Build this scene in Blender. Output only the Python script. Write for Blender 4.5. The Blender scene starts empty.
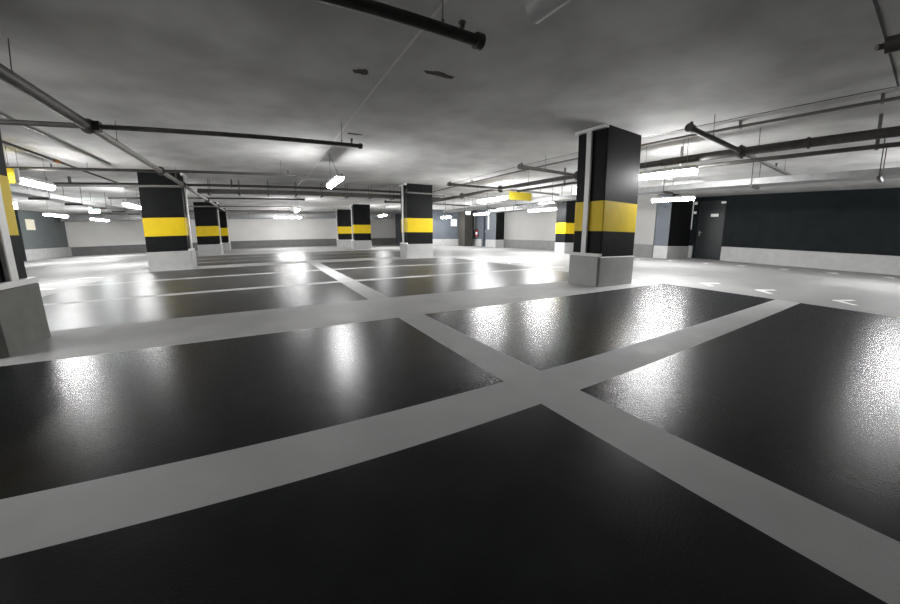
import bpy, math, random
from mathutils import Vector, Matrix

random.seed(7)
S = bpy.context.scene
C = S.collection
PI = math.pi
CEIL = 2.64

# ---------------------------------------------------------------- materials
def mat(name, col, rough=0.6, var=0.0, scale=4.0, bump=0.0, bscale=60.0, metal=0.0, rvar=0.0, stretch=None, spec=0.5, coat=0.0):
    m = bpy.data.materials.new(name); m.use_nodes = True
    nt = m.node_tree; b = nt.nodes['Principled BSDF']
    b.inputs['Base Color'].default_value = (*col, 1); b.inputs['Roughness'].default_value = rough
    b.inputs['Metallic'].default_value = metal
    b.inputs['Specular IOR Level'].default_value = spec
    if coat: b.inputs['Coat Weight'].default_value = coat; b.inputs['Coat Roughness'].default_value = 0.15
    tc = nt.nodes.new('ShaderNodeNewGeometry'); vec = tc.outputs['Position']
    if stretch:
        mp = nt.nodes.new('ShaderNodeMapping'); mp.inputs['Scale'].default_value = stretch
        nt.links.new(vec, mp.inputs['Vector']); vec = mp.outputs['Vector']
    def noise(sc, detail=6.0):
        n = nt.nodes.new('ShaderNodeTexNoise'); n.inputs['Scale'].default_value = sc; n.inputs['Detail'].default_value = detail
        nt.links.new(vec, n.inputs['Vector']); return n
    if var or rvar: n1 = noise(scale)
    if var:
        r = nt.nodes.new('ShaderNodeValToRGB')
        r.color_ramp.elements[0].position = 0.3; r.color_ramp.elements[1].position = 0.72
        r.color_ramp.elements[0].color = (*[max(0, c*(1-var)) for c in col], 1)
        r.color_ramp.elements[1].color = (*[min(1, c*(1+var)) for c in col], 1)
        nt.links.new(n1.outputs['Fac'], r.inputs['Fac']); nt.links.new(r.outputs['Color'], b.inputs['Base Color'])
    if rvar:
        mr = nt.nodes.new('ShaderNodeMapRange'); mr.inputs['From Min'].default_value = 0.3; mr.inputs['From Max'].default_value = 0.7
        mr.inputs['To Min'].default_value = rough - rvar; mr.inputs['To Max'].default_value = rough + rvar
        nt.links.new(n1.outputs['Fac'], mr.inputs['Value']); nt.links.new(mr.outputs['Result'], b.inputs['Roughness'])
    if bump:
        n2 = noise(bscale, 3.0); bp = nt.nodes.new('ShaderNodeBump')
        bp.inputs['Strength'].default_value = bump; bp.inputs['Distance'].default_value = 0.01
        nt.links.new(n2.outputs['Fac'], bp.inputs['Height']); nt.links.new(bp.outputs['Normal'], b.inputs['Normal'])
    return m

def emit(name, col, strength):
    m = bpy.data.materials.new(name); m.use_nodes = True
    nt = m.node_tree; nt.nodes.clear()
    e = nt.nodes.new('ShaderNodeEmission'); e.inputs['Color'].default_value = (*col, 1); e.inputs['Strength'].default_value = strength
    o = nt.nodes.new('ShaderNodeOutputMaterial'); nt.links.new(e.outputs[0], o.inputs['Surface'])
    return m

M = dict(
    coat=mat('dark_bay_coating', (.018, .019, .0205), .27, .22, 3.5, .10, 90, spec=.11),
    far_sheen=mat('far_bay_sheen', (.05, .05, .049), .36, .22, 1.6, .08, 70, spec=.11),  # far bays: grazing reflection painted in as a lighter coating
    paint=mat('grey_floor_paint', (.43, .43, .428), .6, .12, 2.2, .06, 100, rvar=.07, spec=.15),
    drive=mat('grey_driveway_coating', (.32, .32, .317), .56, .12, 1.2, .06, 90, rvar=.08, spec=.09),
    ceil=mat('raw_concrete_ceiling', (.58, .575, .565), .9, .2, 1.3, .25, 9, spec=.15),
    seam=mat('ceiling_seam', (.74, .72, .69), .9),
    dark_seam=mat('dark_joint', (.07, .07, .07), .9),
    white=mat('off_white_wall', (.66, .65, .63), .75, .05, 1.0, .1, 40, spec=.3),
    grey_band=mat('dark_grey_wall_base', (.15, .15, .148), .6, .12, 3),
    blue=mat('blue_grey_wall', (.11, .125, .145), .5, .08, 2.0, .06, 40, spec=.25),
    black_wall=mat('black_green_wall', (.007, .0105, .0115), .6, .25, 3.0, .12, 30, spec=.12),
    plinth=mat('light_grey_plinth', (.40, .40, .395), .55, .08, 4.0, .08, 50),
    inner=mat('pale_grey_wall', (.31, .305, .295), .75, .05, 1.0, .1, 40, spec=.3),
    blue2=mat('grey_green_wall', (.105, .12, .12), .55, .08, 2.0, .06, 40),
    plinth_dark=mat('dark_grey_plinth', (.13, .13, .115), .65, .2, 4.0, .08, 50),  # darker, more uneven grey for the nearest column's plinth
    shaft=mat('black_gloss_paint', (.008, .0085, .009), .55, .2, 4.0, .04, 30, spec=.11),
    yellow=mat('yellow_gloss_paint', (.74, .53, .010), .45, .05, 5.0, .03, 30, spec=.2),
    pipe_white=mat('white_plastic', (.80, .79, .77), .4),
    pipe_dark=mat('dark_steel', (.075, .07, .065), .55, .3, 9.0),
    pipe_grey=mat('grey_painted_steel', (.22, .215, .205), .42, .15, 9.0, metal=.4),
    galv=mat('galvanised_sheet', (.33, .335, .335), .5, .12, 7.0, metal=.6),
    orange=mat('orange_coupling_paint', (.45, .17, .03), .5),
    black=mat('black_rubber', (.015, .015, .015), .5),
    cable=mat('grey_cable', (.10, .10, .10), .6),
    housing=mat('lamp_housing', (.55, .55, .55), .45),
    cover_off=mat('unlit_lamp_cover', (.7, .7, .7), .3),
    door=mat('dark_green_grey_door', (.012, .016, .017), .36, .1, 3.0, .02, 30, spec=.3),
    door2=mat('slate_blue_door', (.055, .068, .085), .4, .1, 3.0),
    steel=mat('brushed_steel', (.55, .55, .55), .3, metal=1.0),
    brown=mat('dark_brown_paint', (.055, .050, .043), .5, .15, 5.0),
    cream=mat('cream_sheet', (.75, .70, .56), .6),
    paper=mat('white_sheet', (.82, .82, .80), .5),
    red=mat('red_enamel', (.50, .03, .025), .35),
    sign=mat('yellow_sign_sheet', (.55, .46, .03), .45),
    mark=mat('white_road_paint', (.9, .9, .89), .5, .06, 6.0, .1, 80),
    stain=mat('rusty_ceiling_chip', (.075, .06, .05), .95, .4, 14.0),
    tube=emit('lit_tube', (1.0, 1.0, 1.0), 36.0),
    exit=emit('lit_sign', (.78, 1.0, .96), 5.0),
)

def translucent(m, amount):
    nt = m.node_tree; b = nt.nodes['Principled BSDF']; o = nt.nodes['Material Output']
    t = nt.nodes.new('ShaderNodeBsdfTranslucent'); mx = nt.nodes.new('ShaderNodeMixShader'); mx.inputs[0].default_value = amount
    t.inputs['Color'].default_value = (.95, .85, .25, 1)
    nt.links.new(b.outputs[0], mx.inputs[1]); nt.links.new(t.outputs[0], mx.inputs[2]); nt.links.new(mx.outputs[0], o.inputs['Surface'])
translucent(M['sign'], .3)

# ---------------------------------------------------------------- mesh builder
class MB:
    def __init__(s): s.v = []; s.f = []; s.m = []; s.smooth = []
    def add(s, vs, fs, mi=0, smooth=False):
        o = len(s.v); s.v += [tuple(v) for v in vs]
        for f in fs: s.f.append(tuple(i+o for i in f)); s.m.append(mi); s.smooth.append(smooth)
        return s
    def box(s, x0, x1, y0, y1, z0, z1, mi=0):
        vs = [(x0,y0,z0),(x1,y0,z0),(x1,y1,z0),(x0,y1,z0),(x0,y0,z1),(x1,y0,z1),(x1,y1,z1),(x0,y1,z1)]
        return s.add(vs, [(3,2,1,0),(4,5,6,7),(0,1,5,4),(1,2,6,5),(2,3,7,6),(3,0,4,7)], mi)
    def chamfer(s, x0, x1, y0, y1, z0, z1, c=.012, top=0.0, mi=0):
        """upright block with chamfered vertical arrises and, if top > 0, a bevelled top edge"""
        def ring(e, z):
            a, b, d, f = x0+e, x1-e, y0+e, y1-e
            return [(a+c,d,z),(b-c,d,z),(b,d+c,z),(b,f-c,z),(b-c,f,z),(a+c,f,z),(a,f-c,z),(a,d+c,z)]
        rings = [ring(0, z0), ring(0, z1-top)] + ([ring(top, z1)] if top else [])
        vs = [p for r in rings for p in r]; fs = [tuple(reversed(range(8)))]
        for k in range(len(rings)-1):
            for i in range(8): fs.append((k*8+i, k*8+(i+1) % 8, (k+1)*8+(i+1) % 8, (k+1)*8+i))
        fs.append(tuple(range((len(rings)-1)*8, len(rings)*8)))
        return s.add(vs, fs, mi)
    def cyl(s, a, b, r, n=16, mi=0, r2=None):
        a, b = Vector(a), Vector(b); d = (b-a).normalized()
        u = d.orthogonal().normalized(); w = d.cross(u); r2 = r if r2 is None else r2
        vs = []
        for p, q in ((a, r), (b, r2)):
            for i in range(n):
                t = 2*PI*i/n; vs.append(p+u*(q*math.cos(t))+w*(q*math.sin(t)))
        s.add(vs, [(i, (i+1) % n, n+(i+1) % n, n+i) for i in range(n)], mi, True)
        return s.add(vs, [tuple(reversed(range(n))), tuple(range(n, 2*n))], mi)
    def tube(s, pts, r, n=8, mi=0):
        for a, b in zip(pts, pts[1:]): s.cyl(a, b, r, n, mi)
        return s
    def prism(s, poly, z0, z1, mi=0):
        n = len(poly); vs = [(x, y, z0) for x, y in poly]+[(x, y, z1) for x, y in poly]
        fs = [tuple(reversed(range(n))), tuple(range(n, 2*n))]+[(i, (i+1) % n, n+(i+1) % n, n+i) for i in range(n)]
        return s.add(vs, fs, mi)
    def build(s, name, mats, parent=None, loc=(0, 0, 0)):
        me = bpy.data.meshes.new(name); me.from_pydata(s.v, [], s.f)
        for m in (mats if isinstance(mats, (list, tuple)) else [mats]): me.materials.append(m)
        for p, mi, sm in zip(me.polygons, s.m, s.smooth): p.material_index = mi; p.use_smooth = sm
        me.update(); o = bpy.data.objects.new(name, me); C.objects.link(o); o.location = loc
        if parent: o.parent = parent
        return o

def tag(o, label=None, cat=None, group=None, kind=None):
    for k, v in (('label', label), ('category', cat), ('group', group), ('kind', kind)):
        if v: o[k] = v
    return o
def empty(name, loc, label, cat, group=None):
    o = bpy.data.objects.new(name, None); C.objects.link(o); o.location = loc; o.empty_display_size = .2
    return tag(o, label, cat, group)
def copy_tree(o, parent=None):
    c = o.copy(); C.objects.link(c)
    if parent: c.parent = parent
    for ch in list(o.children): copy_tree(ch, c)
    return c
def struct(name, mb, m, label, cat, parent=None):
    o = mb.build(name, m, parent)
    return tag(o, label, cat, None, 'structure') if parent is None else o

# ---------------------------------------------------------------- the setting
XL, XR, YB, YF, XI = -12.2, 16.2, 28.5, -5.5, 14.2     # left, right, back, front walls, inner right wall

# floor: one slab; the painted layout (dark coated bays between grey strips) is its surface pattern
xs = [XL-.3, -3.6, 1.18, 1.48, 6.25, 6.47, XR+.6]
ys = [YF-.3, 1.12, 1.43, 3.2, 4.32, 6.17, 6.38, 8.55, 8.74, 11.05, 12.2, 13.72, 13.92, 16.1, 16.28, 18.5, YB+.3]
strips_y = {1, 3, 5, 7, 9, 11, 13, 15}
fb = MB()
for i in range(len(xs)-1):
    for j in range(len(ys)-1):
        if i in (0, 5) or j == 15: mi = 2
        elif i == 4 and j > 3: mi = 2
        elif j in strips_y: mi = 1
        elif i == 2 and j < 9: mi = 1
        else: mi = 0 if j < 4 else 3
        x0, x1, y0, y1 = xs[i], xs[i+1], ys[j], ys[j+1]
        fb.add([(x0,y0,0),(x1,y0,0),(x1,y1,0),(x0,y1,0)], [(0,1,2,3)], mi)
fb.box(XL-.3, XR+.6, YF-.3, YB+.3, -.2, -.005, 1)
struct('floor', fb, [M['coat'], M['paint'], M['drive'], M['far_sheen']], 'glossy dark coated parking floor with grey strips between the bays', 'floor')

cb = MB().box(XL-.3, XR+.6, YF-.3, YB+.3, CEIL, CEIL+.3)
struct('ceiling', cb, M['ceil'], 'low raw concrete ceiling of the garage', 'ceiling')
struct('trim_1', MB().box(1.286, 1.314, YF, YB, CEIL-.003, CEIL+.01), M['seam'], 'pale straight casting seam running along the ceiling', 'seam')
struct('trim_2', MB().box(3.0, 6.02, .455, .475, CEIL-.004, CEIL+.01).box(6.0, 6.02, .475, 11.0, CEIL-.004, CEIL+.01), M['dark_seam'],
       'dark joint along the ceiling that turns a corner overhead at right', 'joint')

T = .25
struct('wall_back', MB().box(XL-T, 10.5, YB, YB+T, 0, CEIL), M['white'], 'off white back wall behind the far columns', 'wall')
struct('baseboard_back', MB().box(XL, 10.5, YB-.02, YB, 0, .55), M['grey_band'], 'dark grey painted band along the foot of the back wall', 'baseboard')
struct('wall_left', MB().box(XL-T, XL, YF, YB, 0, CEIL), M['blue2'], 'blue grey side wall at the far left', 'wall')
struct('baseboard_left', MB().prism([(XL, YF), (XL+.12, YF), (XL+.12, YB-.02), (XL, YB-.02)], 0, .58), M['plinth'], 'light grey kerb along the blue grey left wall', 'baseboard')
struct('wall_right', MB().box(XR, XR+T, YF, 5.7, 0, CEIL).box(XR, XR+T, 6.85, 7.05, 0, CEIL).box(XR, XR+T, 5.7, 6.85, 2.5, CEIL), M['black_wall'],
       'long black wall on the right side beyond the driveway', 'wall')
struct('baseboard_right', MB().chamfer(XR-.12, XR, YF, 5.68, 0, .58, .005, .02).box(XR-.05, XR, 6.87, 7.05, 0, .54), M['plinth'], 'light grey kerb along the foot of the black wall', 'baseboard')
struct('wall_front', MB().box(XL-T, XR+T, YF-T, YF, 0, CEIL), M['black_wall'], 'dark wall behind the viewer', 'wall')
struct('wall_inner', MB().box(XI, XI+T, 7.65, 18.9, 0, CEIL).box(XI, XI+T, 20.2, 22, 0, CEIL, 1).box(XI, XI+T, 18.9, 20.2, 2.5, CEIL, 1), [M['inner'], M['blue']],
       'off white wall right of the centre, behind the yellow sign', 'wall')
struct('baseboard_inner', MB().box(XI-.02, XI, 7.65, 17.75, 0, .55).box(XI-.10, XI, 20.25, 21.95, 0, .52, 1), [M['grey_band'], M['plinth']],
       'dark grey painted band along the foot of the inner wall', 'baseboard')
struct('wall_stairwell', MB().box(10.5, XI+T, 22, 22+T, 0, CEIL).box(10.5, 10.5+T, 22+T, YB, 0, CEIL), M['blue'], 'blue grey stairwell wall with a white notice', 'wall')
struct('baseboard_stairwell', MB().box(10.45, XI, 21.9, 22, 0, .52), M['plinth'], 'light grey kerb under the blue grey stairwell wall', 'baseboard')

# doors (tall recessed panels)
d = struct('door_1', MB().box(XR+.06, XR+.11, 5.74, 6.81, .01, 2.46), M['door'], 'tall dark green grey metal door in the black right wall', 'door')
MB().box(XR+.0, XR+.14, 5.70, 5.74, 0, 2.5).box(XR+.0, XR+.14, 6.81, 6.85, 0, 2.5).box(XR+.0, XR+.14, 5.74, 6.81, 2.46, 2.5).build('door_frame', M['black_wall'], d)
h = MB().box(XR+.035, XR+.06, 6.66, 6.70, .98, 1.20).cyl((XR+.05, 6.68, 1.12), (XR-.01, 6.68, 1.12), .01, 10).cyl((XR-.01, 6.69, 1.12), (XR-.01, 6.56, 1.12), .011, 10).build('door_handle', M['steel'], d)
d = struct('door_2', MB().box(XI+.08, XI+.13, 18.95, 20.15, .01, 2.46), M['door2'], 'slate blue door between light kerbs in the far stairwell corner', 'door')
MB().box(XI+.02, XI+.16, 18.90, 18.95, 0, 2.5).box(XI+.02, XI+.16, 20.15, 20.2, 0, 2.5).box(XI+.02, XI+.16, 18.95, 20.15, 2.46, 2.5).build('door_frame', M['blue'], d)
MB().box(XI+.055, XI+.08, 20.0, 20.04, .98, 1.2).cyl((XI+.02, 20.03, 1.1), (XI+.02, 19.9, 1.1), .011, 10).cyl((XI+.08, 20.02, 1.1), (XI+.02, 20.02, 1.1), .01, 8).build('door_handle', M['steel'], d)

# ---------------------------------------------------------------- wall piers
def pier(name, x0, x1, y0, y1, label, mats, base=None, front_black=None):
    r = empty(name, ((x0+x1)/2, (y0+y1)/2, 0), label, 'pier')
    hx, hy = (x1-x0)/2, (y1-y0)/2
    z0 = 0 if base is None else .52
    MB().chamfer(-hx, hx, -hy, hy, z0, CEIL, .01).build('shaft', mats, r)
    if base: MB().box(-hx-.012, -hx, -hy-.012, hy, z0, CEIL).build('lit_side', M['blue'], r)  # lamp light on the left face, painted as a paler blue-grey sheet
    if base: MB().chamfer(-hx-.03, hx, -hy-.03, hy, 0, .52, .01, .015).build('plinth', base, r)
    return r
p = pier('wall_pier', 14.25, XR, 7.05, 7.63, 'black wall pier on a grey plinth just left of the tall dark door', M['shaft'], M['plinth'])
p = pier('wall_pier', 13.5, XI-.005, 17.78, 18.88, 'black wall pier on a grey plinth right of the slate blue door', M['shaft'], M['plinth'])
p = empty('wall_pier', (13.45, 21.2, 0), 'dark brown pier without plinth between the white notice and the extinguisher', 'pier')
MB().chamfer(-.36, .34, -.2, .68, 0, CEIL, .01).build('shaft', M['brown'], p)
MB().box(-.02, .0, -.206, -.2, 0, CEIL).build('joint', M['black'], p)
p = pier('wall_pier', XL+.13, XL+.32, 22.25, 23.35, 'narrow black pier on the far left wall beside the cream notice', M['black_wall'])

# ---------------------------------------------------------------- columns
def column(x0, y0, w, side, label, near=False):
    """x0, y0: front left corner of the shaft; side: -1 pipe on the left face, +1 on the right face, 0 none"""
    D = .6
    r = empty('concrete_column', (x0+w/2, y0+D/2, 0), label, 'column', 'black and yellow columns of the garage')
    hx, hy = w/2, D/2
    MB().chamfer(-hx, hx, -hy, hy, .5, CEIL, .012).build('shaft', M['shaft'], r)
    MB().chamfer(-hx-.003, hx+.003, -hy-.003, hy+.003, .94, 1.44, .012).build('hazard_band', M['yellow'], r)
    a, b = hx+(.07 if side < 0 else .012), hx+(.07 if side > 0 else .012)
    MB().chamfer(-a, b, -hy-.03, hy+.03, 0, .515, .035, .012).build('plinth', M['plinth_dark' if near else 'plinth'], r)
    if side:
        s = side
        a, b = sorted((s*(hx+.0), s*(hx+.062)))
        MB().box(a, b, -hy-.02, hy+.02, .515, .565).build('ledge', M['pipe_white'], r)
        MB().box(a, b, -hy-.02, hy+.02, CEIL-.05, CEIL).build('top_trim', M['pipe_white'], r)
        a, b = sorted((s*(hx+.004), s*(hx+.05)))
        MB().chamfer(a, b, -.02, .085, .565, CEIL-.05, .008).build('downpipe', M['pipe_white'], r)
    return r
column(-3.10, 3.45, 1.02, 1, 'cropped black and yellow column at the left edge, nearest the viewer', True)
column(-3.12, 11.33, 1.02, 1, 'black and yellow column in the left row behind the long ceiling pipe')
column(-3.30, 20.16, 1.03, 1, 'black and yellow column in the left row, middle one of its far three')
column(-3.30, 24.6, 1.03, 1, 'farthest black and yellow column of the left row, half hidden behind another')
column(4.89, 3.52, .98, -1, 'large black and yellow column right of centre with white downpipe, nearest lit column')
column(4.60, 11.26, 1.02, -1, 'black and yellow column near the centre of the picture, crossed by a pale pipe')
column(4.81, 20.16, 1.03, -1, 'black and yellow column in the right row, in front of the farthest one')
column(4.76, 24.6, 1.03, -1, 'farthest black and yellow column of the right row, before the back wall')
column(12.37, 10.93, .9, 0, 'black and yellow column close to the inner wall, behind the large column')

# ---------------------------------------------------------------- ceiling lamps
def lamp(label, x, y, z=2.1, L=1.25, rot=0.0, lit=True, rods=True, name='strip_light'):
    r = empty(name, (x, y, z), label, 'lamp', 'strip lights hanging under the ceiling')
    r.rotation_euler = (0, 0, rot)
    h = L/2
    # housing: shallow inverted tray
    n = 8; prof = [(-.078, -.036), (-.06, .03), (.06, .03), (.078, -.036)]
    vs = [(px, sy*h, pz) for sy in (-1, 1) for px, pz in prof]
    MB().add(vs, [(0,1,2,3)[::-1], (4,5,6,7), (0,4,5,1)[::-1], (1,5,6,2)[::-1], (2,6,7,3)[::-1], (3,7,4,0)[::-1]]).build('housing', M['housing'], r)
    # diffuser: rounded trough
    vs = []; k = 9
    for sy, e in ((-1, h-.005), (1, h-.005)):
        for i in range(k):
            t = -.1+(PI+.2)*i/(k-1); vs.append((.078*math.cos(t), sy*e, -.045-.085*math.sin(t)))
    d = MB().add(vs, [(i, i+1, k+i+1, k+i) for i in range(k-1)], 0, True)
    d.add(vs, [tuple(range(k)), tuple(reversed(range(k, 2*k)))]); d.build('diffuser', M['tube'] if lit else M['cover_off'], r)
    for sy in (-1, 1):
        MB().box(-.03, .03, sy*h-.004, sy*h+.012, -.02, .026).build('end_clip', M['housing'], r)
    if rods:
        for sy in (-1, 1):
            MB().cyl((0, sy*h*.7, .03), (0, sy*h*.7, CEIL-z), .004, 6).build('hanger_rod', M['pipe_grey'], r)
    return r
lamp('big lit strip light beside the large column, nearest on the right', 6.67, 3.48, 2.13, 1.15)
lamp('lit strip light touching the yellow sign right of centre', 6.9, 9.35, 2.1, 1.5)
lamp('small lit strip light right of the far column pair', 6.85, 20.9, 2.12)
lamp('lit strip light farther right of the large column, low before the wall pier', 11.15, 5.5, 2.13, 1.3)
lamp('lit strip light in front of the white inner wall, below the yellow sign', 11.6, 11.75, 2.1, 1.7)
lamp('lit strip light above the slate blue door', 11.35, 16.4, 2.12, 1.4)
lamp('lit strip light just right of the centre column, above the blue grey wall', 11.3, 20.6, 2.1, 1.2)
lamp('short lit strip light just above the one before the white inner wall', 9.7, 9.5, 2.2, .9)
lamp('lit strip light over the right end of the driveway, beyond the frame edge', 11.3, -.15, 2.1, 1.25)
lamp('lit strip light at far left beside the cropped column, touching a yellow sign', -4.36, 9.25, 2.12, 1.25)
lamp('added unseen strip light over the left driveway beside the cropped column, brightening the front', -4.36, 3.4, 2.12, 1.25)  # added out of view, continues the row to brighten the front floor
lamp('lit strip light half hidden behind the left row column', -4.3, 14.8, 2.1, 1.5)
lamp('lit strip light over the left driveway, left of the cream notice pier', -8.55, 19.4, 2.1, 1.7)
lamp('lit strip light over the left driveway below the lit exit sign', -8.6, 23.9, 2.1, 2.0)
lamp('bright lit strip light far back, wide across the aisle', 1.45, 24.6, 2.14, 1.7, PI/2)
lamp('small lit strip light just above the wide far one', 1.5, 18.0, 2.14, 1.2)
l = lamp('lit strip light hung on a V of wires in the aisle centre', 1.50, 7.95, 2.1, 1.25, rods=False)
for sy in (-.45, .45):
    MB().cyl((0, sy, .03), (-.12, -.1, CEIL-2.1), .005, 6).build('hanger_wire', M['pipe_grey'], l)
pts = [(0, .5, .04), (-.15, .75, .10), (-.35, .95, .13), (-.6, 1.1, .10), (-.7, 1.15, -.02)]
MB().tube(pts, .012, 8).build('cable', M['pipe_grey'], l)
lamp('unlit grey strip light overhead at the top edge of the picture', 1.76, 1.27, 2.5, 1.28, lit=False)

# ---------------------------------------------------------------- sprinkler pipes
ZP = 2.3
def coupling(r, p, axis, rad, m='pipe_dark', L=.05):
    v = Vector(axis); a, b = Vector(p)-v*L, Vector(p)+v*L
    mb = MB().cyl(a, b, rad*1.35, 14); mb.cyl(Vector(p)-v*.012, Vector(p)+v*.012, rad*1.7, 14)
    return mb.build('coupling', M[m], r)
def rod(r, x, y, z=ZP):
    return MB().cyl((x, y, z), (x, y, CEIL), .005, 6).cyl((x, y, z+.04), (x, y, z+.07), .012, 8).build('hanger_rod', M['pipe_grey'], r)
def sprinkler(r, x, y, z):
    return MB().cyl((x, y, z), (x, y, z+.09), .012, 8).cyl((x, y, z+.09), (x, y, z+.10), .028, 10).cyl((x, y, z+.06), (x, y, z+.075), .02, 8).build('sprinkler_head', M['pipe_dark'], r)

# left network: a main along the left column row, branches on both sides
N = empty('sprinkler_pipe', (-2.03, 0, 0), 'sprinkler pipe network over the left bays with long main pipe', 'pipe')
N.location = (0, 0, 0)
MB().cyl((-2.03, YF+.05, ZP), (-2.03, 5.6, ZP), .058, 18).build('main_pipe', M['pipe_dark'], N)
MB().cyl((-2.03, 5.6, ZP), (-2.03, 23.5, ZP), .048, 18).build('main_pipe', M['pipe_grey'], N)
for k, (y, xa, xb, z, m, rr) in enumerate([(2.2, -5.5, 1.50, ZP, 'pipe_dark', .042), (5.65, -5.5, 1.52, ZP, 'pipe_dark', .032), (8.95, -5.3, .75, ZP, 'pipe_dark', .03),
                                     (11.08, -5.2, -2.03, 2.25, 'pipe_grey', .032), (15.4, -5.2, 1.6, 2.36, 'pipe_dark', .032), (18.6, -5.0, 1.3, ZP, 'pipe_grey', .03), (21.6, -5.0, 1.4, ZP, 'pipe_grey', .03)]):
    MB().cyl((xa, y, z), (xb, y, z), rr, 14).build('branch_pipe', M[m], N)
    coupling(N, (-2.03, y, ZP), (0, 1, 0), .055)
    if k not in (3,): MB().cyl((xb-.045, y, z), (xb+.01, y, z), rr*1.4, 14).build('end_cap', M['pipe_dark'], N)
    for x in (-4.6, xb-.32):
        if k < 3: rod(N, x, y, z)
    if k < 3: sprinkler(N, xb-.16, y, z); sprinkler(N, -3.9, y, z)
MB().box(-1.97, -1.9, 5.60, 5.70, 2.24, 2.36).build('clamp', M['black'], N)
for y in (4.2, 6.6, 10.4, 14, 17, 20): rod(N, -2.03, y)
# right network
N = empty('sprinkler_pipe', (0, 0, 0), 'sprinkler pipe network on the right with a thick main past the large column', 'pipe')
XM = 6.75
MB().cyl((XM, YF+.05, ZP), (XM, 3.6, ZP), .066, 20).cyl((XM, 3.6, ZP), (XM, 16.5, ZP), .056, 18).build('main_pipe', M['pipe_dark'], N)
for k, (y, xa, xb) in enumerate([(2.24, 4.86, 10.2), (5.66, 4.9, 9.4), (8.7, 4.86, 9.4), (11.06, 4.45, 9.4), (14.6, 4.9, 9.4)]):
    m = 'pipe_grey' if k == 3 else 'pipe_dark'
    MB().cyl((xa, y, ZP), (XM, y, ZP), .036 if k != 3 else .026, 14).build('branch_pipe', M[m], N)
    MB().cyl((XM, y, ZP), (xb, y, ZP), .034, 14).build('branch_pipe', M['pipe_grey'], N)
    coupling(N, (XM, y, ZP), (0, 1, 0), .066)
    MB().cyl((xa-.02, y, ZP), (xa+.08, y, ZP), .055 if k != 3 else .03, 14).cyl((xa+.05, y, ZP-.02), (xa+.05, y, ZP+.085), .02, 8).build('end_cap', M['pipe_dark'], N)
    if k != 3:
        rod(N, xa+.75, y); rod(N, xb-.9, y); sprinkler(N, xb-1.5, y, ZP)
for y in (-1.6, 2.0, 3.2, 4.9, 7.4, 10): rod(N, XM, y)
coupling(N, (XM, 1.37, ZP), (0, 1, 0), .05)

# small feed pipe of the left side with an orange coupling
r = empty('conduit_pipe', (-3.74, 9.3, 2.42), 'thin dark pipe with an orange coupling under the ceiling at left', 'pipe')
MB().cyl((0, -5.5, 0), (0, 2.8, 0), .022, 12).build('pipe', M['pipe_dark'], r)
MB().cyl((0, -.6, 0), (0, -.42, 0), .034, 12).build('coupling', M['orange'], r)
for y in (-2.2, .8): MB().cyl((0, y, 0), (0, y, CEIL-2.42), .005, 6).build('hanger_rod', M['pipe_grey'], r)
tag(MB().cyl((-3.33, 4.5, CEIL-.018), (-3.33, 10.2, CEIL-.018), .016, 10).build('conduit_pipe', M['pipe_grey']), 'faint pale conduit fixed to the ceiling at left, above the orange coupling', 'pipe')
r = empty('conduit_pipe', (6.2, 5, 2.56), 'brownish thin pipe under the ceiling, just above the thick right main', 'pipe')
MB().cyl((0, -8.5, 0), (0, 7.5, 0), .022, 10).build('pipe', M['pipe_grey'], r)
for y in (-4.4, -2.9, -.9, 2, 4.5): MB().box(-.03, .03, y-.015, y+.015, -.03, CEIL-2.56).build('bracket', M['pipe_grey'], r)
r = empty('conduit_pipe', (3.83, .36, ZP), 'short dark pipe end entering at the top right corner', 'pipe')
MB().cyl((0, 0, 0), (0, -5.4, 0), .048, 16).build('pipe', M['pipe_dark'], r)
MB().cyl((0, .03, 0), (0, -.05, 0), .056, 16).cyl((0, .03, 0), (-.03, .07, -.01), .022, 8).build('end_cap', M['pipe_dark'], r)

# ---------------------------------------------------------------- cable trays and ducts
def tray(loc, length, label, axis='x', w=.34, hgt=.10, step=1.2, cables=5, m='galv', name='hanging_cable_tray', sup=None):
    r = empty(name, loc, label, 'cable tray')
    if axis == 'y': r.rotation_euler = (0, 0, PI/2)
    L = length/2
    mb = MB().box(-L, L, -w/2, -w/2+.006, 0, hgt).box(-L, L, w/2-.006, w/2, 0, hgt)
    mb.box(-L, L, -w/2, w/2, -.004, 0)
    mb.build('tray', M[m], r)
    for k in range(cables):
        y = -w/2+.05+k*(w-.1)/max(1, cables-1); rr = random.uniform(.012, .02); z = rr
        pts = [(-L+t*2*L/10, y+random.uniform(-.012, .012), z+random.uniform(0, .004)) for t in range(11)]
        MB().tube(pts, rr, 7).build('cable', M['cable'], r)
    n = int(length/step)
    for k in range(n+1):
        x = -L+.3+k*(length-.6)/max(1, n)
        MB().box(x-.025, x+.025, -w/2-.03, w/2+.03, -.06, -.004).cyl((x, -w/2-.02, -.05), (x, -w/2-.02, CEIL-loc[2]), .008, 6).cyl((x, w/2+.02, -.05), (x, w/2+.02, CEIL-loc[2]), .008, 6).build('bracket', M['pipe_dark'], r)
    return r
tray((2.3, 12.35, 2.22), 8.3, 'dark cable tray across the aisle between the left and centre columns', 'x', .32, .11, .9, 6, 'pipe_dark')
r = empty('service_pipe', (0, 12.3, 2.45), 'dark pipe running alongside the cable tray across the aisle', 'pipe')
MB().cyl((-6, 0, 0), (6.7, 0, 0), .04, 14).build('pipe', M['pipe_dark'], r)
for x in (-5, -2.5, -.9): MB().box(x-.02, x+.02, -.05, .05, -.06, CEIL-2.451).build('bracket', M['pipe_dark'], r)
tray((8.95, 5.5, 2.03), 21.5, 'galvanised cable tray along the right driveway before the black wall', 'y', .42, .12, 1.9, 4)
tray((-5.8, 11.5, 2.10), 25, 'galvanised cable tray along the left driveway under the ceiling', 'y', .42, .12, 1.9, 4)
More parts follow.
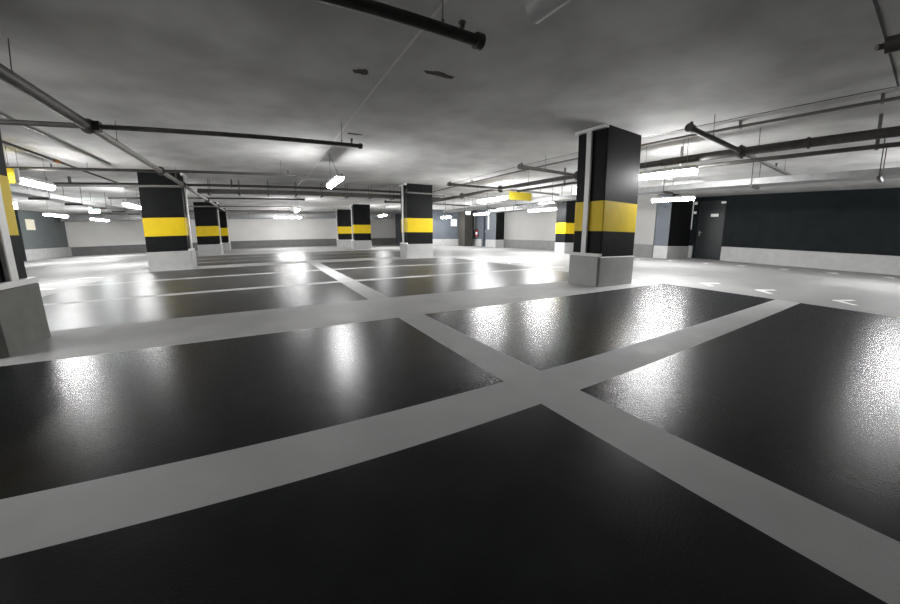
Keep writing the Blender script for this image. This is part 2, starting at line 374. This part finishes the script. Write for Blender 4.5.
def duct(x0, x1, y0, y1, z0, z1, label, along):
    r = empty('ventilation_duct', ((x0+x1)/2, (y0+y1)/2, z0), label, 'duct')
    a, b, c = (x1-x0)/2, (y1-y0)/2, z1-z0
    MB().box(-a, a, -b, b, 0, c).build('casing', M['galv'], r)
    n = 6
    for k in range(n+1):
        if along == 'x':
            x = -a+.05+k*(2*a-.1)/n; MB().box(x-.02, x+.02, -b-.02, b+.02, -.02, c+.02).build('flange', M['pipe_grey'], r)
        else:
            y = -b+.05+k*(2*b-.1)/n; MB().box(-a-.02, a+.02, y-.02, y+.02, -.02, c+.02).build('flange', M['pipe_grey'], r)
    for k in range(3):
        t = (-.8+.8*k)
        px, py = (t*a, -b-.02) if along == 'x' else (-a-.02, t*b)
        MB().cyl((px, py, -.02), (px, py, CEIL-z0), .007, 6).build('hanger_rod', M['pipe_grey'], r)
    return r
duct(-11.9, 9.8, 27.3, 28.0, 2.16, 2.46, 'long ventilation duct along the top of the back wall', 'x')
r = empty('service_pipe', (7.12, 0, 2.21), 'dark thinner pipe running just beside and below the thick right main', 'pipe')
MB().cyl((0, YF+.05, 0), (0, 8.3, 0), .034, 14).build('pipe', M['pipe_dark'], r)
for y in (-2, .68, 3.4, 6.4): MB().box(-.02, .02, y-.02, y+.02, -.05, CEIL-2.212).build('bracket', M['pipe_grey'], r)
duct(12.5, 13.1, 12.5, 17.2, 2.22, 2.48, 'short flat ventilation duct above the inner wall', 'y')

# ---------------------------------------------------------------- signs and small wall things
def hung_sign(x, y, z, w, h, label):
    r = empty('hanging_sign', (x, y, z), label, 'sign')
    MB().chamfer(-w/2, w/2, -.02, .02, -h/2, h/2, .006).build('panel', M['sign'], r)
    MB().box(w/2, w/2+.05, -.03, .03, -h/2, h/2).build('end_strip', M['pipe_white'], r)
    for sx in (-.35, .35): MB().cyl((sx*w, 0, h/2), (sx*w, 0, CEIL-z), .005, 6).build('hanger_rod', M['pipe_grey'], r)
hung_sign(7.38, 8.46, 2.09, .92, .25, 'yellow hanging sign at the end of a lit strip light right of centre')
hung_sign(-4.56, 8.54, 2.1, .56, .27, 'yellow hanging sign beside the cropped column at the left edge')

def exit_sign(x, y, z, w, h, label, rot=0):
    r = empty('exit_sign', (x, y, z), label, 'sign'); r.rotation_euler = (0, 0, rot)
    MB().box(-w/2, w/2, -.012, .03, -h/2, h/2).build('casing', M['pipe_white'], r)
    MB().box(-w/2+.012, w/2-.012, -.016, -.012, -h/2+.012, h/2-.012).build('lit_panel', M['exit'], r)
    MB().cyl((0, 0.01, h/2), (0, .01, CEIL-z), .006, 6).build('hanger_rod', M['pipe_grey'], r)
exit_sign(-6.95, 18.9, 2.2, .42, .26, 'lit pale exit sign hanging over the left driveway')
exit_sign(8.12, 6.85, 2.17, .3, .24, 'lit pale exit sign peeking out left of the large column')
exit_sign(11.65, 18.3, 2.22, .3, .22, 'small lit square sign above the dark brown pier')
exit_sign(-8.1, 15.6, 2.15, .4, .24, 'small lit sign beside the cropped column at far left')

def sheet(name, c, size, axis, m, label, cat):
    x, y, z = c; w, h = size
    mb = MB().box(x-.008, x+.008, y-w/2, y+w/2, z-h/2, z+h/2) if axis == 'x' else MB().box(x-w/2, x+w/2, y-.008, y+.008, z-h/2, z+h/2)
    return tag(mb.build(name, m), label, cat)
sheet('notice_sheet', (XL+.008, 24.85, 1.9), (.8, .57), 'x', M['cream'], 'cream notice sheet on the blue grey left wall', 'notice')
sheet('notice_sheet', (12.75, 21.992, 1.73), (.52, .52), 'y', M['paper'], 'white notice sheet on the blue grey stairwell wall', 'notice')
sheet('door_label', (XR+.05, 6.15, 1.86), (.30, .12), 'x', M['paper'], 'small white label in the middle of the tall dark door', 'label')
sheet('door_label', (XR-.008, 6.93, 1.98), (.12, .1), 'x', M['paper'], 'small white sticker left of the tall dark door, lower of two', 'label')
sheet('door_label', (XR-.008, 6.92, 2.38), (.12, .12), 'x', M['paper'], 'small white sticker left of the tall dark door, upper of two', 'label')
sheet('door_label', (XR+.05, 5.84, 2.38), (.18, .08), 'x', M['paper'], 'white label in the top right corner of the tall dark door', 'label')
tag(MB().chamfer(XR-.05, XR-.02, 7.0, 7.04, 1.25, CEIL, .005).build('conduit_pipe', M['pipe_white']), 'thin white conduit between the black wall pier and the tall dark door', 'pipe')
tag(MB().chamfer(13.44, 13.496, 18.5, 18.62, 1.2, 2.5, .005).build('conduit_pipe', M['pipe_white']), 'thin white conduit on the pier right of the slate blue door', 'pipe')
tag(MB().chamfer(XI-.04, XI, 21.3, 21.38, 1.2, 2.5, .005).build('conduit_pipe', M['pipe_white']), 'thin white conduit above the fire extinguisher', 'pipe')

r = empty('fire_extinguisher', (XI-.14, 20.85, .72), 'red fire extinguisher on the wall beside the slate blue door', 'extinguisher')
MB().cyl((0, 0, 0), (0, 0, .40), .09, 18).cyl((0, 0, .40), (0, 0, .47), .09, 18, 0, .035).build('cylinder', M['red'], r)
MB().cyl((0, 0, .47), (0, 0, .53), .03, 12).box(-.02, .02, -.12, .03, .52, .55).build('valve', M['black'], r)
MB().tube([(0, .03, .5), (-.02, .12, .46), (-.02, .13, .3), (-.02, .12, .12)], .012, 8).build('hose', M['black'], r)
MB().cyl((0, 0, .14), (0, 0, .33), .0915, 18).build('label_band', M['paper'], r)
MB().box(.0, .14, -.03, .03, .18, .24).build('bracket', M['steel'], r)

# ---------------------------------------------------------------- painted chevrons on the driveways
CH = [(-.29, -.26), (-.22, -.30), (0, -.10), (.34, -.22), (.38, -.15), (.02, .03), (-.03, .03)]
def chevron(x, y, label, s=1.0):
    mb = MB().prism([(px*s, py*s) for px, py in CH], 0, .003)
    return tag(mb.build('floor_marking', M['mark'], None, (x, y, 0)), label, 'floor marking', 'white chevrons painted on the driveway floor')
near = [(7.30, 2.84), (7.36, 1.92), (7.34, .86), (7.3, -.2)]
nl = ['white chevron on the driveway floor, first past the large column', 'white chevron on the driveway floor by the tip of the dark bay',
      'white chevron on the driveway floor nearest the right picture edge', None]
for (x, y), t in zip(near[:3], nl): chevron(x, y, t)
far = [(13.6, 5.35), (13.8, 4.28), (13.95, 3.1), (14.2, 1.94), (14.5, .75)]
fl_ = ['small white chevron on the floor before the tall dark door', 'small white chevron at the left end of the black wall kerb', 'small white chevron along the black wall kerb, third from the door',
       'small white chevron along the black wall kerb, fourth from the door', 'small white chevron along the black wall kerb, nearest the right edge']
for (x, y), t in zip(far, fl_): chevron(x, y, t, .95)
more = [(13.3, 6.5), (12.75, 7.5)]
for (x, y), t in zip(more, ['small white chevron on the floor before the black wall pier', 'small white chevron right beside the foot of the large column']): chevron(x, y, t, .95)
mid = [(6.7, 9.2), (6.83, 8.22), (6.72, 7.32), (6.78, 6.46)]
for (x, y), t in zip(mid, ['pale chevron on the floor left of the large column, farthest of four', 'pale chevron on the floor left of the large column, second farthest of four',
                           'pale chevron on the floor left of the large column, third farthest of four', 'pale chevron on the floor left of the large column, nearest of four']): chevron(x, y, t)
lft = [(-4.3, 8.55), (-4.35, 9.62), (-4.2, 10.45)]
for (x, y), t in zip(lft, ['white chevron on the left driveway, nearest to the cropped column plinth', 'white chevron on the left driveway, middle one of three', 'white chevron on the left driveway, farthest of three']): chevron(x, y, t)

# ceiling chips
for k, (x, y, w, h, t) in enumerate([(1.05, 3.82, .10, .075, 'dark rusty chip in the ceiling, left of the pale seam'), (1.83, 3.49, .20, .06, 'long dark rusty chip in the ceiling, right of the pale seam'),
                                     (1.55, 6.2, .16, .05, 'dark chip in the ceiling above the end of the branch pipe')]):
    pl = []
    for i in range(14):
        a = 2*PI*i/14; q = random.uniform(.65, 1.1); pl.append((w*math.cos(a)*q, h*math.sin(a)*q))
    tag(MB().prism(pl, -.003, .004).build('ceiling_chip', M['stain'], None, (x, y, CEIL)), t, 'chip')

# ---------------------------------------------------------------- world, camera
w = bpy.data.worlds.new('World'); S.world = w; w.use_nodes = True
w.node_tree.nodes['Background'].inputs['Color'].default_value = (.02, .02, .02, 1)
w.node_tree.nodes['Background'].inputs['Strength'].default_value = .2

cd = bpy.data.cameras.new('camera'); cam = bpy.data.objects.new('camera', cd); C.objects.link(cam); S.camera = cam
# phone ultra wide lens with its barrel distortion
cd.type = 'PANO'; cd.sensor_width = 36; cd.sensor_fit = 'HORIZONTAL'
K = (0.0, -0.07631757648113985, 0.0003067898999294377, 7.108878680346119e-05, -1.580114447978921e-06)
tgt = cd if hasattr(cd, 'panorama_type') else cd.cycles
tgt.panorama_type = 'FISHEYE_LENS_POLYNOMIAL'; tgt.fisheye_fov = math.radians(175)
for i, k in enumerate(K): setattr(tgt, 'fisheye_polynomial_k%d' % i, k)
cd.clip_start = .02; cd.clip_end = 200
right = Vector((0.87081413, -0.49160924, 0.00176315)); up = Vector((0.09746457, 0.17615734, 0.97952501)); back = Vector((-0.48185413, -0.85281238, 0.20131478))
mw = Matrix((right, up, back)).transposed().to_4x4(); mw.translation = Vector((0, 0, .86)); cam.matrix_world = mw

S.view_settings.view_transform = 'Standard'; S.view_settings.look = 'None'
S.view_settings.exposure = 2.2; S.view_settings.gamma = 1.0; S.view_settings.use_curve_mapping = False
S.cycles.max_bounces = 8; S.cycles.diffuse_bounces = 5; S.cycles.glossy_bounces = 4; S.cycles.sample_clamp_indirect = 8
S.cycles.use_denoising = True; S.cycles.denoising_prefilter = 'NONE'
